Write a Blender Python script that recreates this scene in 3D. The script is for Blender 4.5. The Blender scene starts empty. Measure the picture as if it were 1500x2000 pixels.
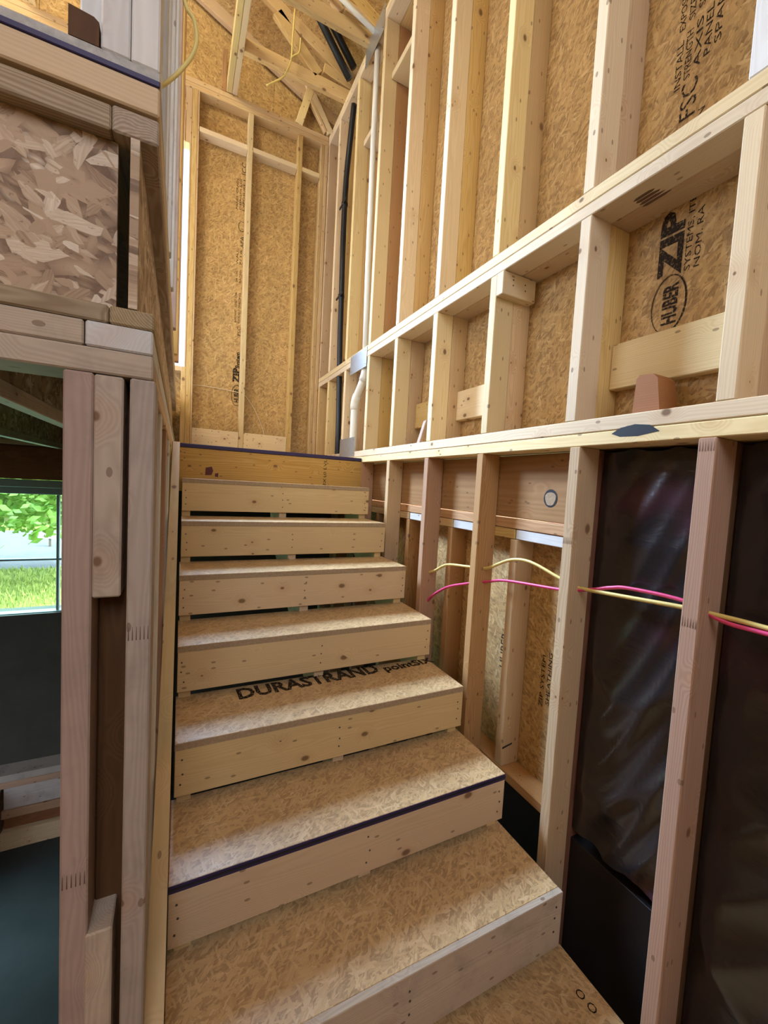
import bpy, bmesh, math, random
from mathutils import Matrix, Vector
random.seed(7)
S = bpy.context.scene
COL = S.collection

# ------------------------------------------------------------------ camera
cam_d = bpy.data.cameras.new('camera'); cam = bpy.data.objects.new('camera', cam_d); COL.objects.link(cam)
cam_d.sensor_fit = 'HORIZONTAL'; cam_d.sensor_width = 36.0; cam_d.lens = 808.723 * 36 / 1500
cam_d.clip_start = 0.02; cam_d.clip_end = 300
def cam_matrix(pos, yaw, pitch, roll):
    f = Vector((math.sin(yaw)*math.cos(pitch), math.cos(yaw)*math.cos(pitch), math.sin(pitch)))
    r = Vector((math.cos(yaw), -math.sin(yaw), 0)); u = r.cross(f)
    r2 = r*math.cos(roll) + u*math.sin(roll); u2 = -r*math.sin(roll) + u*math.cos(roll)
    m = Matrix((r2, u2, -f)).transposed().to_4x4(); m.translation = pos
    return m
cam.matrix_world = cam_matrix(Vector((0.0013, -2.5448, -0.1768)), 0.4597, -0.0612, 0.0549)
S.camera = cam

# ------------------------------------------------------------------ world, sun, daylight
w = bpy.data.worlds.new('sky'); S.world = w; w.use_nodes = True
wn = w.node_tree; wn.nodes.clear()
sky = wn.nodes.new('ShaderNodeTexSky'); sky.sky_type = 'NISHITA'; sky.sun_disc = False
sky.sun_elevation = math.radians(52); sky.sun_rotation = math.radians(120); sky.air_density = 1.0; sky.dust_density = 6.0
bg = wn.nodes.new('ShaderNodeBackground'); bg.inputs[1].default_value = 0.8
wo = wn.nodes.new('ShaderNodeOutputWorld')
wn.links.new(sky.outputs[0], bg.inputs[0]); wn.links.new(bg.outputs[0], wo.inputs[0])

def light(name, kind, loc, aim, energy, color, size=(1, 1), spread=math.pi):
    d = bpy.data.lights.new(name, kind); d.energy = energy; d.color = color
    if kind == 'AREA':
        d.shape = 'RECTANGLE'; d.size, d.size_y = size; d.spread = spread
    o = bpy.data.objects.new(name, d); COL.objects.link(o); o.location = loc
    o.rotation_euler = (Vector(aim) - Vector(loc)).to_track_quat('-Z', 'Y').to_euler()
    return o
light('sun', 'SUN', (6, -4, 9), (0.4, 4.0, -1.9), 3.4, (1.0, 0.95, 0.86))
# daylight through the openings of the unfinished house, plus two added fill lamps
light('daylight_rear_window', 'AREA', (-1.0, 2.7, 2.75), (0.35, -0.9, -0.2), 1900, (0.50, 0.71, 1.0), (2.0, 1.9))
light('daylight_side_windows', 'AREA', (-4.6, -0.35, 1.70), (1.0, -0.35, 1.2), 150, (0.82, 0.89, 1.0), (2.1, 1.4))
light('fill_behind_camera', 'AREA', (-0.35, -4.6, 1.7), (0.0, -1.0, 0.0), 34, (0.86, 0.92, 1.0), (1.1, 1.8))  # added general fill from an unseen spot behind the camera
light('warm_upper_fill', 'AREA', (-2.2, -1.95, 3.40), (0.9, 0.3, 2.5), 110, (1.0, 0.93, 0.66), (1.4, 1.0))  # added lamp for the warm glow under the roof; its source is invented
light('daylight_basement_window', 'AREA', (-1.3, 1.36, -0.95), (0.0, -1.2, -0.6), 14, (0.60, 1.0, 0.80), (1.0, 0.5))

S.view_settings.view_transform = 'Standard'; S.view_settings.look = 'None'
S.view_settings.gamma = 1.0; S.view_settings.use_curve_mapping = False
S.view_settings.exposure = 0.14
S.cycles.max_bounces = 5; S.cycles.diffuse_bounces = 4; S.cycles.glossy_bounces = 2; S.cycles.transparent_max_bounces = 6; S.cycles.use_denoising = True
S.cycles.use_adaptive_sampling = True; S.cycles.adaptive_threshold = 0.1
S.cycles.sample_clamp_indirect = 6.0

# ------------------------------------------------------------------ node helpers / materials
class NT:
    def __init__(s, name):
        s.m = bpy.data.materials.new(name); s.m.use_nodes = True
        s.t = s.m.node_tree; s.t.nodes.clear()
        s.out = s.t.nodes.new('ShaderNodeOutputMaterial')
        s.b = s.t.nodes.new('ShaderNodeBsdfPrincipled'); s.t.links.new(s.b.outputs[0], s.out.inputs[0])
    def n(s, typ, **kw):
        nd = s.t.nodes.new('ShaderNode' + typ)
        for k, v in kw.items(): setattr(nd, k, v)
        return nd
    def l(s, a, b): s.t.links.new(a, b)
    def val(s, x, sock):
        if isinstance(x, (int, float)): sock.default_value = x
        elif isinstance(x, (tuple, list)): sock.default_value = tuple(x)
        else: s.l(x, sock)
    def math(s, op, a, b=0.0, c=None):
        nd = s.n('Math', operation=op); s.val(a, nd.inputs[0]); s.val(b, nd.inputs[1])
        if c is not None: s.val(c, nd.inputs[2])
        return nd.outputs[0]
    def vmath(s, op, a, b):
        nd = s.n('VectorMath', operation=op); s.val(a, nd.inputs[0]); s.val(b, nd.inputs[1]); return nd.outputs[0]
    def mapping(s, vec, scale=(1, 1, 1), rot=(0, 0, 0), loc=(0, 0, 0)):
        nd = s.n('Mapping'); s.l(vec, nd.inputs[0]); nd.inputs[1].default_value = loc
        nd.inputs[2].default_value = rot; nd.inputs[3].default_value = scale; return nd.outputs[0]
    def noise(s, vec, scale, detail=2.0, rough=0.5, dist=0.0):
        nd = s.n('TexNoise'); s.l(vec, nd.inputs['Vector']); nd.inputs['Scale'].default_value = scale
        nd.inputs['Detail'].default_value = detail; nd.inputs['Roughness'].default_value = rough
        nd.inputs['Distortion'].default_value = dist; return nd
    def ramp(s, fac, stops):
        nd = s.n('ValToRGB'); s.l(fac, nd.inputs[0]); e = nd.color_ramp.elements
        while len(e) < len(stops): e.new(0.5)
        for i, (p, c) in enumerate(stops):
            e[i].position = p; e[i].color = (c[0], c[1], c[2], 1) if isinstance(c, (tuple, list)) else (c, c, c, 1)
        return nd.outputs[0]
    def mix(s, fac, a, b, blend='MIX'):
        nd = s.n('Mix', data_type='RGBA', blend_type=blend); s.val(fac, nd.inputs[0])
        for x, k in ((a, 6), (b, 7)):
            if isinstance(x, (tuple, list)): nd.inputs[k].default_value = (x[0], x[1], x[2], 1)
            else: s.l(x, nd.inputs[k])
        return nd.outputs[2]
    def mixf(s, fac, a, b):
        nd = s.n('Mix', data_type='FLOAT'); s.val(fac, nd.inputs[0]); s.val(a, nd.inputs[2]); s.val(b, nd.inputs[3]); return nd.outputs[0]
    def bump(s, h, strength=0.2, dist=0.002):
        nd = s.n('Bump'); nd.inputs['Strength'].default_value = strength; nd.inputs['Distance'].default_value = dist
        s.l(h, nd.inputs['Height']); s.l(nd.outputs[0], s.b.inputs['Normal'])
    def obj(s): return s.n('TexCoord').outputs['Object']
    def rnd(s): return s.n('ObjectInfo').outputs['Random']
    def done(s, col=None, rough=0.7, spec=0.3):
        if col is not None:
            s.val((*col, 1) if isinstance(col, tuple) else col, s.b.inputs['Base Color'])
        s.val(rough, s.b.inputs['Roughness']); s.b.inputs['Specular IOR Level'].default_value = spec
        return s.m

def lumber(name, light_c, dark_c, knots=1.0, ring=0.0055, rough=0.72, dirt=0.0, contrast=1.0, var=0.3):
    k = NT(name); oc = k.obj(); r = k.rnd()
    off = k.n('CombineXYZ'); k.l(k.math('MULTIPLY', r, 37.0), off.inputs[0]); k.l(k.math('MULTIPLY', r, 11.3), off.inputs[1]); k.l(k.math('MULTIPLY', r, 23.7), off.inputs[2])
    p = k.vmath('ADD', oc, off.outputs[0])
    warp = k.noise(k.mapping(p, (1.3, 9, 9)), 1.0, 3.0, 0.55)
    # growth rings about an off-centre pith
    sp = k.n('SeparateXYZ'); k.l(oc, sp.inputs[0])
    y0 = k.math('MULTIPLY_ADD', r, 0.12, -0.10)
    skew = k.n('CombineXYZ'); ps = k.n('SeparateXYZ'); k.l(p, ps.inputs[0]); k.l(ps.outputs[0], skew.inputs[0]); k.l(k.math('ADD', ps.outputs[1], k.math('MULTIPLY', ps.outputs[2], 0.85)), skew.inputs[1])
    rr = k.math('FRACT', k.math('MULTIPLY', r, 7.13))
    z0 = k.math('MULTIPLY_ADD', rr, 0.10, -0.07)
    dy = k.math('SUBTRACT', sp.outputs[1], y0); dz = k.math('SUBTRACT', sp.outputs[2], z0)
    rad = k.math('SQRT', k.math('ADD', k.math('MULTIPLY', dy, dy), k.math('MULTIPLY', dz, dz)))
    rad = k.math('ADD', rad, k.math('MULTIPLY', warp.outputs[0], 0.055))
    # knots push the rings apart
    vo = k.n('TexVoronoi', feature='F1', voronoi_dimensions='2D'); k.l(k.mapping(skew.outputs[0], (4.6, 7.0, 1.0)), vo.inputs['Vector']); vo.inputs['Scale'].default_value = 1.0
    kd = vo.outputs['Distance']
    halo = k.n('MapRange', interpolation_type='SMOOTHSTEP'); k.l(kd, halo.inputs[0]); halo.inputs[1].default_value = 0.24; halo.inputs[2].default_value = 0.04
    rad = k.math('ADD', rad, k.math('MULTIPLY', halo.outputs[0], 0.02))
    ringv = k.math('MULTIPLY_ADD', k.math('SINE', k.math('MULTIPLY', rad, 2*math.pi/ring)), 0.5, 0.5)
    fib = k.noise(k.mapping(p, (3, 120, 120)), 1.0, 2.0, 0.6)
    g = k.math('ADD', k.math('MULTIPLY', ringv, 0.42*contrast), k.math('MULTIPLY', fib.outputs[0], 0.55*contrast))
    col = k.mix(g, light_c, dark_c)
    big = k.noise(k.mapping(p, (0.8, 4, 4)), 1.0, 2.0, 0.5)
    col = k.mix(k.math('MULTIPLY', big.outputs[0], 0.35), col, tuple(c*0.72 for c in dark_c))
    # board-to-board variation
    hs = k.n('HueSaturation'); k.l(col, hs.inputs['Color'])
    k.l(k.math('MULTIPLY_ADD', r, var, 1.0 - var*0.55), hs.inputs['Value'])
    k.l(k.math('MULTIPLY_ADD', rr, 0.016, 0.492), hs.inputs['Hue'])
    k.l(k.math('MULTIPLY_ADD', rr, 0.3, 0.85), hs.inputs['Saturation'])
    col = hs.outputs[0]
    if knots > 0:
        vc = k.n('SeparateColor'); k.l(vo.outputs['Color'], vc.inputs[0])
        size = k.math('MULTIPLY', k.math('MAXIMUM', k.math('SUBTRACT', vc.outputs[0], 0.35), 0.0), 0.155*knots)
        kn = k.n('MapRange', interpolation_type='SMOOTHSTEP'); k.l(kd, kn.inputs[0]); k.l(size, kn.inputs[1]); k.l(k.math('MULTIPLY', size, 0.45), kn.inputs[2])
        hot = k.math('GREATER_THAN', vc.outputs[0], 0.46)
        col = k.mix(k.math('MULTIPLY', k.math('MULTIPLY', halo.outputs[0], hot), 0.20), col, (0.42, 0.20, 0.075))
        col = k.mix(k.math('MULTIPLY', k.math('MULTIPLY', kn.outputs[0], hot), 0.85), col, (0.15, 0.07, 0.03))
        # small dark flecks
        v2 = k.n('TexVoronoi', feature='F1', voronoi_dimensions='2D'); k.l(k.mapping(skew.outputs[0], (11, 24, 1), (0, 0, 0), (3.3, 1.7, 0)), v2.inputs['Vector']); v2.inputs['Scale'].default_value = 1.0
        c2 = k.n('SeparateColor'); k.l(v2.outputs['Color'], c2.inputs[0])
        fl_ = k.math('MULTIPLY', k.math('LESS_THAN', v2.outputs['Distance'], 0.085), k.math('GREATER_THAN', c2.outputs[0], 0.72))
        col = k.mix(k.math('MULTIPLY', fl_, 0.6), col, (0.13, 0.065, 0.03))
    if dirt > 0:
        dn = k.noise(oc, 9.0, 5.0, 0.65)
        df = k.n('MapRange'); k.l(dn.outputs[0], df.inputs[0]); df.inputs[1].default_value = 0.5; df.inputs[2].default_value = 0.75
        col = k.mix(k.math('MULTIPLY', df.outputs[0], dirt), col, (0.12, 0.10, 0.09))
    k.bump(g, 0.12, 0.0012)
    return k.done(col, rough, 0.25)

def osb(name, pale, mid, dark, sx=10.0, sy=52.0, rough=0.62, contrast=1.0, spec=0.3, warp=0.02, layers=5):
    """oriented strand board: overlapping layers of long flakes at several angles, the highest flake shows"""
    k = NT(name); oc = k.obj(); r = k.rnd()
    off = k.n('CombineXYZ'); k.l(k.math('MULTIPLY', r, 19.0), off.inputs[0]); k.l(k.math('MULTIPLY', r, 7.3), off.inputs[1])
    p = k.vmath('ADD', oc, off.outputs[0])
    wn_ = k.noise(p, 0.9*sx, 3.0, 0.6)
    p = k.vmath('ADD', p, k.vmath('MULTIPLY', k.vmath('SUBTRACT', wn_.outputs[1], (0.5, 0.5, 0.5)), (warp, warp, 0.0)))
    best = bc = gf = None
    for i, a in enumerate((0.15, 1.35, -0.75, 2.3, -0.3, 0.8)[:layers]):
        vo = k.n('TexVoronoi', feature='F1', voronoi_dimensions='2D'); f = (1.0, 1.25, 1.0, 1.9, 2.6, 1.5)[i]
        rp = k.mapping(p, (1, 1, 1), (0, 0, a)); sp_ = k.mapping(rp, (sx*f, sy*f, 1), (0, 0, 0), (i*3.7, i*5.1, 0))
        k.l(sp_, vo.inputs['Vector']); vo.inputs['Scale'].default_value = 1.0
        sc = k.n('SeparateColor'); k.l(vo.outputs['Color'], sc.inputs[0])
        h = k.math('SUBTRACT', sc.outputs[1], k.math('MULTIPLY', vo.outputs['Distance'], 0.30))
        fi = k.noise(k.mapping(rp, (sx*1.5, sy*9, 1)), 1.0, 2.0, 0.6).outputs[0] if (layers > 5 or i == 0) else gf
        if best is None: best, bc, gf = h, sc.outputs[0], fi
        else:
            gt = k.math('GREATER_THAN', h, best); bc = k.mixf(gt, bc, sc.outputs[0]); gf = k.mixf(gt, gf, fi) if fi is not gf else gf; best = k.math('MAXIMUM', best, h)
    v = k.math('ADD', k.math('MULTIPLY', bc, 0.70), k.math('MULTIPLY', gf, 0.36))
    c = contrast
    mixc = lambda a: tuple(mid[j] + (a[j]-mid[j])*c for j in range(3))
    col = k.ramp(v, [(0.10, mixc(dark)), (0.34, mid), (0.66, tuple(m*1.10 for m in mid)), (0.98, mixc(pale))])
    gap = k.n('MapRange'); k.l(best, gap.inputs[0]); gap.inputs[1].default_value = 0.72; gap.inputs[2].default_value = 0.50
    col = k.mix(k.math('MULTIPLY', gap.outputs[0], 0.7*c), col, tuple(d*0.75 for d in dark))
    sp2 = k.noise(k.mapping(oc, (1, 1.6, 1), (0, 0, 0.6)), 95.0, 2.0, 0.6); sm = k.n('MapRange'); k.l(sp2.outputs[0], sm.inputs[0]); sm.inputs[1].default_value = 0.66; sm.inputs[2].default_value = 0.74
    col = k.mix(k.math('MULTIPLY', sm.outputs[0], 0.55), col, tuple(d*0.5 for d in dark))
    cloud = k.noise(oc, 3.0, 3.0, 0.6)
    hs = k.n('HueSaturation'); k.l(col, hs.inputs['Color']); k.l(k.math('MULTIPLY_ADD', cloud.outputs[0], 0.5, 0.75), hs.inputs['Value'])
    k.bump(best, 0.35, 0.0015)
    return k.done(hs.outputs[0], rough, spec)

def plain(name, col, rough=0.6, metal=0.0, noise=0.0, nscale=20, spec=0.4, bump=0.0):
    k = NT(name); k.b.inputs['Metallic'].default_value = metal
    if noise > 0:
        nz = k.noise(k.obj(), nscale, 4.0, 0.6)
        c = k.mix(nz.outputs[0], tuple(x*(1-noise) for x in col), tuple(min(1, x*(1+noise)) for x in col))
        if bump: k.bump(nz.outputs[0], bump, 0.003)
        return k.done(c, rough, spec)
    return k.done(tuple(col), rough, spec)

M = {}
M['pine'] = lumber('pine_framing', (0.74, 0.53, 0.28), (0.50, 0.31, 0.135))
M['pale'] = lumber('pale_spruce', (0.83, 0.66, 0.40), (0.63, 0.44, 0.22), knots=0.9, contrast=0.8)
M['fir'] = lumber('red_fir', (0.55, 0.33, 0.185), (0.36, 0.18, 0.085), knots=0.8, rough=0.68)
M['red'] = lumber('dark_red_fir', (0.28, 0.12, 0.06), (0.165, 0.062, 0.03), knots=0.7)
M['grey'] = lumber('weathered_dim_pine', (0.56, 0.46, 0.37), (0.36, 0.275, 0.215), knots=0.8, dirt=0.35, contrast=0.75, ring=0.004)  # weathered timber; also stands in for dimness on lowest riser and basement joists
M['pink'] = lumber('pinkish_pine', (0.50, 0.36, 0.29), (0.33, 0.21, 0.155), knots=0.7, dirt=0.3, contrast=0.7, ring=0.004)
M['blue'] = lumber('pale_cool_lit_stud', (0.76, 0.74, 0.71), (0.58, 0.54, 0.50), knots=0.7, dirt=0.12, contrast=0.7)  # pale lumber, with cool daylight partly put into the base colour
M['step'] = lumber('pale_step_pine', (0.70, 0.52, 0.31), (0.55, 0.37, 0.20), knots=1.0, contrast=0.75, rough=0.6, var=0.12)
M['lvl'] = lumber('banded_timber', (0.66, 0.42, 0.18), (0.44, 0.24, 0.09), knots=0.9, ring=0.009, contrast=1.25, var=0.1)
M['ply'] = lumber('fir_plywood', (0.37, 0.215, 0.12), (0.25, 0.13, 0.068), knots=0.5, ring=0.02, contrast=1.0, rough=0.38)
M['flange'] = lumber('laminated_flange', (0.52, 0.42, 0.29), (0.29, 0.205, 0.125), knots=0.0, ring=0.0042, contrast=1.5, dirt=0.3)
M['osb'] = osb('wall_sheathing', (0.66, 0.47, 0.24), (0.46, 0.285, 0.115), (0.25, 0.13, 0.048), 24, 95, contrast=0.8)
M['osb_far'] = osb('gable_sheathing', (0.68, 0.48, 0.235), (0.48, 0.30, 0.115), (0.27, 0.14, 0.048), 24, 95, contrast=0.8)
M['osb_step'] = osb('step_sheathing', (0.70, 0.52, 0.30), (0.54, 0.355, 0.17), (0.30, 0.165, 0.065), 26, 120, contrast=0.75, rough=0.40, spec=0.75)
M['osb_web'] = osb('joist_web_strands', (0.66, 0.56, 0.43), (0.38, 0.26, 0.16), (0.19, 0.105, 0.055), 17, 44, contrast=1.2, warp=0.012, layers=6)
M['edge'] = plain('strand_board_edge', (0.36, 0.25, 0.15), 0.85, noise=0.45, nscale=120, bump=0.5)
M['edge_grey'] = plain('weathered_board_edge', (0.42, 0.40, 0.37), 0.9, noise=0.55, nscale=70, bump=0.8)
M['purple'] = plain('purple_edge_paint', (0.028, 0.016, 0.07), 0.55, noise=0.3)
M['steel'] = plain('galvanised_steel', (0.50, 0.52, 0.54), 0.38, metal=0.85, noise=0.15, nscale=30)
M['abs'] = plain('black_abs_plastic', (0.012, 0.014, 0.018), 0.38)
M['pvc'] = plain('white_pvc', (0.80, 0.77, 0.70), 0.35)
M['yellow'] = plain('yellow_cable_jacket', (0.74, 0.58, 0.19), 0.45)
M['pinkc'] = plain('pink_cable_jacket', (0.72, 0.07, 0.20), 0.4)
M['nail'] = plain('nail_steel', (0.10, 0.075, 0.06), 0.5, metal=0.5)
M['brick'] = lumber('red_offcut', (0.40, 0.165, 0.06), (0.26, 0.095, 0.032), knots=0.0, contrast=0.8)
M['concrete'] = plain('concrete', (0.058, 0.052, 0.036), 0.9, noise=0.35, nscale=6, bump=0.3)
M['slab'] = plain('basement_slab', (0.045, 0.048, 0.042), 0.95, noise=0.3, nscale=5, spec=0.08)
M['coat'] = plain('damp_proof_coating', (0.013, 0.010, 0.010), 0.5, noise=0.4, nscale=12, bump=0.4)
M['frame'] = plain('window_vinyl', (0.20, 0.26, 0.25), 0.5)
M['black'] = plain('black_paint', (0.01, 0.01, 0.012), 0.5)
M['maroon'] = plain('maroon_stain', (0.10, 0.022, 0.022), 0.7)
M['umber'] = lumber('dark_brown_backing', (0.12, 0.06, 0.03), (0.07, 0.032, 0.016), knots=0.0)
M['maroonw'] = plain('dark_glue_line', (0.13, 0.07, 0.045), 0.7)
M['whitewire'] = plain('beige_wire', (0.72, 0.60, 0.42), 0.5)

def film_material():
    k = NT('black_plastic_film'); oc = k.obj()
    nz = k.noise(oc, 3.2, 2.0, 0.5); f = k.n('MapRange'); k.l(nz.outputs[0], f.inputs[0]); f.inputs[1].default_value = 0.55; f.inputs[2].default_value = 0.75
    col = k.mix(k.math('MULTIPLY', f.outputs[0], 0.8), (0.020, 0.016, 0.017), (0.085, 0.018, 0.035))
    wv = k.noise(k.mapping(oc, (5, 5, 16)), 1.0, 4.0, 0.6, 0.8)
    k.bump(wv.outputs[0], 0.25, 0.008)
    return k.done(col, 0.24, 0.7)
M['film'] = film_material()
def ink_material():
    k = NT('worn_black_ink'); oc = k.obj()
    nz = k.noise(oc, 150.0, 3.0, 0.7); f = k.n('MapRange'); k.l(nz.outputs[0], f.inputs[0]); f.inputs[1].default_value = 0.36; f.inputs[2].default_value = 0.52
    k.l(k.math('MULTIPLY', f.outputs[0], 0.86), k.b.inputs['Alpha'])
    return k.done((0.030, 0.018, 0.012), 0.7, 0.2)
M['ink'] = ink_material()
def glass_material():
    k = NT('window_glass'); tr = k.n('BsdfTransparent'); gl = k.n('BsdfGlossy'); gl.inputs[1].default_value = 0.02
    tr.inputs[0].default_value = (0.86, 0.97, 0.93, 1)
    mx = k.n('MixShader'); mx.inputs[0].default_value = 0.05
    k.l(tr.outputs[0], mx.inputs[1]); k.l(gl.outputs[0], mx.inputs[2]); k.l(mx.outputs[0], k.out.inputs[0]); k.t.nodes.remove(k.b)
    return k.m
M['glass'] = glass_material()
def leaf_material():
    k = NT('tree_leaves'); r = k.noise(k.obj(), 2.5, 2.0)
    c = k.mix(r.outputs[0], (0.05, 0.17, 0.03), (0.30, 0.48, 0.09))
    tl = k.n('BsdfTranslucent'); k.l(c, tl.inputs[0]); mx = k.n('MixShader'); mx.inputs[0].default_value = 0.45
    k.done(c, 0.5, 0.4); k.l(k.b.outputs[0], mx.inputs[1]); k.l(tl.outputs[0], mx.inputs[2]); k.l(mx.outputs[0], k.out.inputs[0])
    return k.m
M['leaf'] = leaf_material()
M['bark'] = plain('bark', (0.16, 0.13, 0.11), 0.9, noise=0.4, nscale=9, bump=0.6)
M['lawn'] = plain('lawn', (0.34, 0.44, 0.13), 0.9, noise=0.55, nscale=30, bump=0.4)
M['grass'] = plain('grass_blades', (0.46, 0.58, 0.20), 0.8, noise=0.4, nscale=4)
M['road'] = plain('asphalt', (0.20, 0.23, 0.27), 0.85, noise=0.25, nscale=3)
M['sign'] = plain('sign_white', (0.75, 0.77, 0.75), 0.5)
M['house'] = plain('pale_siding', (0.62, 0.60, 0.57), 0.8, noise=0.1)
M['roofing'] = plain('grey_roofing', (0.30, 0.28, 0.28), 0.9, noise=0.2)

# ------------------------------------------------------------------ object helpers
WM = {}
def link(o, parent=None, m=None):
    COL.objects.link(o); m = m or Matrix.Identity(4); o.matrix_world = m; WM[o.name] = m.copy()
    if parent is not None:
        o.parent = parent; o.matrix_parent_inverse = WM[parent.name].inverted(); o.matrix_basis = m
    return o
def root(name, loc, label, cat=None, kind=None, group=None):
    o = bpy.data.objects.new(name, None); o.empty_display_size = 0.1
    link(o, None, Matrix.Translation(loc)); return tag(o, label, cat, kind, group)
def tag(o, label=None, cat=None, kind=None, group=None):
    if label: o['label'] = label
    if cat: o['category'] = cat
    if kind: o['kind'] = kind
    if group: o['group'] = group
    return o
MESH = {}
def box_mesh(dx, dy, dz, bev):
    key = (round(dx, 4), round(dy, 4), round(dz, 4), bev)
    if key in MESH: return MESH[key]
    bm = bmesh.new(); bmesh.ops.create_cube(bm, size=1.0)
    bmesh.ops.scale(bm, vec=(dx, dy, dz), verts=bm.verts)
    if bev > 0:
        b = min(bev, 0.3*min(dx, dy, dz))
        bmesh.ops.bevel(bm, geom=bm.edges[:], offset=b, segments=1, affect='EDGES', profile=0.5)
    me = bpy.data.meshes.new('board'); bm.to_mesh(me); bm.free(); MESH[key] = me
    return me
def assign(o, mat):
    if not o.data.materials: o.data.materials.append(None)
    o.material_slots[0].link = 'OBJECT'; o.material_slots[0].material = M[mat]
    return o
AX = {'x': Vector((1, 0, 0)), 'y': Vector((0, 1, 0)), 'z': Vector((0, 0, 1))}
def board(name, x, y, z, mat, parent=None, bev=0.0025, label=None):
    """axis-aligned piece of timber or sheet spanning (x0,x1),(y0,y1),(z0,z1); local X runs along its length, local Z through its thickness"""
    d = {'x': abs(x[1]-x[0]), 'y': abs(y[1]-y[0]), 'z': abs(z[1]-z[0])}
    s = sorted(d, key=lambda k: d[k]); g, t = s[2], s[0]
    X = AX[g]; Zv = AX[t]; Y = Zv.cross(X)
    yk = [k for k in 'xyz' if k not in (g, t)][0]
    me = box_mesh(d[g], d[yk], d[t], bev)
    o = bpy.data.objects.new(name, me)
    m = Matrix((X, Y, Zv)).transposed().to_4x4(); m.translation = ((x[0]+x[1])/2, (y[0]+y[1])/2, (z[0]+z[1])/2)
    link(o, parent, m); assign(o, mat)
    if label: o['label'] = label
    return o
def beam(name, a, b, wdt, thk, mat, parent=None, up=(0, 0, 1), bev=0.0025):
    """timber between two points; wdt along 'up', thk across"""
    a, b = Vector(a), Vector(b); X = (b-a).normalized(); Zs = X.cross(Vector(up)).normalized(); Y = Zs.cross(X)
    o = bpy.data.objects.new(name, box_mesh((b-a).length, wdt, thk, bev))
    m = Matrix((X, Y, Zs)).transposed().to_4x4(); m.translation = (a+b)/2
    link(o, parent, m); return assign(o, mat)
def mesh_obj(name, verts, faces, mat, parent=None, m=None, smooth=False):
    me = bpy.data.meshes.new(name); me.from_pydata([tuple(v) for v in verts], [], faces); me.update()
    if smooth:
        for p in me.polygons: p.use_smooth = True
    o = bpy.data.objects.new(name, me); link(o, parent, m); return assign(o, mat)
def prism(name, pts, axis, a0, a1, mat, parent=None, grain=None):
    """polygon pts (two world coords in the plane normal to axis, ordered) extruded from a0 to a1; origin at its centre;
    grain = direction of the timber's length in that plane (becomes local X, local Z runs through the thickness)"""
    c = [sum(p[i] for p in pts)/len(pts) for i in (0, 1)]; mid = (a0+a1)/2
    def P(u, v, wv): return Vector({'x': (wv, u, v), 'y': (u, wv, v), 'z': (u, v, wv)}[axis])
    Zv = AX[axis]; X = P(*(grain or (1, 0)), 0).normalized(); Y = Zv.cross(X)
    m = Matrix((X, Y, Zv)).transposed().to_4x4(); m.translation = P(c[0], c[1], mid); inv = m.inverted()
    n = len(pts); vs = [inv @ P(p[0], p[1], a0) for p in pts] + [inv @ P(p[0], p[1], a1) for p in pts]
    fs = [list(range(n))[::-1], [n+i for i in range(n)]] + [[i, (i+1) % n, n+(i+1) % n, n+i] for i in range(n)]
    o = mesh_obj(name, vs, fs, mat, parent, m)
    bm = bmesh.new(); bm.from_mesh(o.data); bmesh.ops.recalc_face_normals(bm, faces=bm.faces); bm.to_mesh(o.data); bm.free()
    return o
def smooth_path(pts, n=8):
    P = [Vector(p) for p in pts]; out = []
    for i in range(len(P)-1):
        p0, p1, p2, p3 = P[max(i-1, 0)], P[i], P[i+1], P[min(i+2, len(P)-1)]
        for k in range(n):
            t = k/n
            out.append(0.5*((2*p1)+(p2-p0)*t+(2*p0-5*p1+4*p2-p3)*t*t+(3*p1-p0-3*p2+p3)*t**3))
    return out + [P[-1]]
def tube(name, pts, r, mat, parent=None, seg=10, radii=None, cap=True, flat=1.0):
    P = [Vector(p) for p in pts]; c = sum(P, Vector())/len(P); vs = []; fs = []
    t0 = (P[1]-P[0]).normalized(); nrm = t0.orthogonal().normalized()
    for i, p in enumerate(P):
        t = (P[min(i+1, len(P)-1)]-P[max(i-1, 0)]).normalized()
        nrm = (nrm - t*nrm.dot(t)).normalized(); b = t.cross(nrm)
        rr = radii[i] if radii else r
        for k in range(seg):
            a = 2*math.pi*k/seg; vs.append(p-c+nrm*math.cos(a)*rr+b*math.sin(a)*rr*flat)
    for i in range(len(P)-1):
        for k in range(seg):
            k2 = (k+1) % seg; fs.append([i*seg+k, i*seg+k2, (i+1)*seg+k2, (i+1)*seg+k])
    if cap: fs += [list(range(seg))[::-1], [(len(P)-1)*seg+k for k in range(seg)]]
    return mesh_obj(name, vs, fs, mat, parent, Matrix.Translation(c), True)
def text(body, loc, xdir, ydir, size, parent, mat='ink', width=None, name='printed_text', bold=0.0):
    cu = bpy.data.curves.new('lettering', 'FONT'); cu.body = body; cu.size = size; cu.extrude = 0.0002; cu.resolution_u = 2; cu.offset = bold
    tmp = bpy.data.objects.new('lettering', cu); me = bpy.data.meshes.new_from_object(tmp)
    bpy.data.objects.remove(tmp); bpy.data.curves.remove(cu)
    X, Y = Vector(xdir).normalized(), Vector(ydir).normalized(); Zv = X.cross(Y)
    m = Matrix((X, Y, Zv)).transposed().to_4x4(); m.translation = loc
    if width is not None:
        xs_ = [v.co.x for v in me.vertices]; k = width/(max(xs_)-min(xs_))
        for v in me.vertices: v.co.x = (v.co.x-min(xs_))*k
    o = bpy.data.objects.new(name, me); link(o, parent, m); return assign(o, mat)
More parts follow.
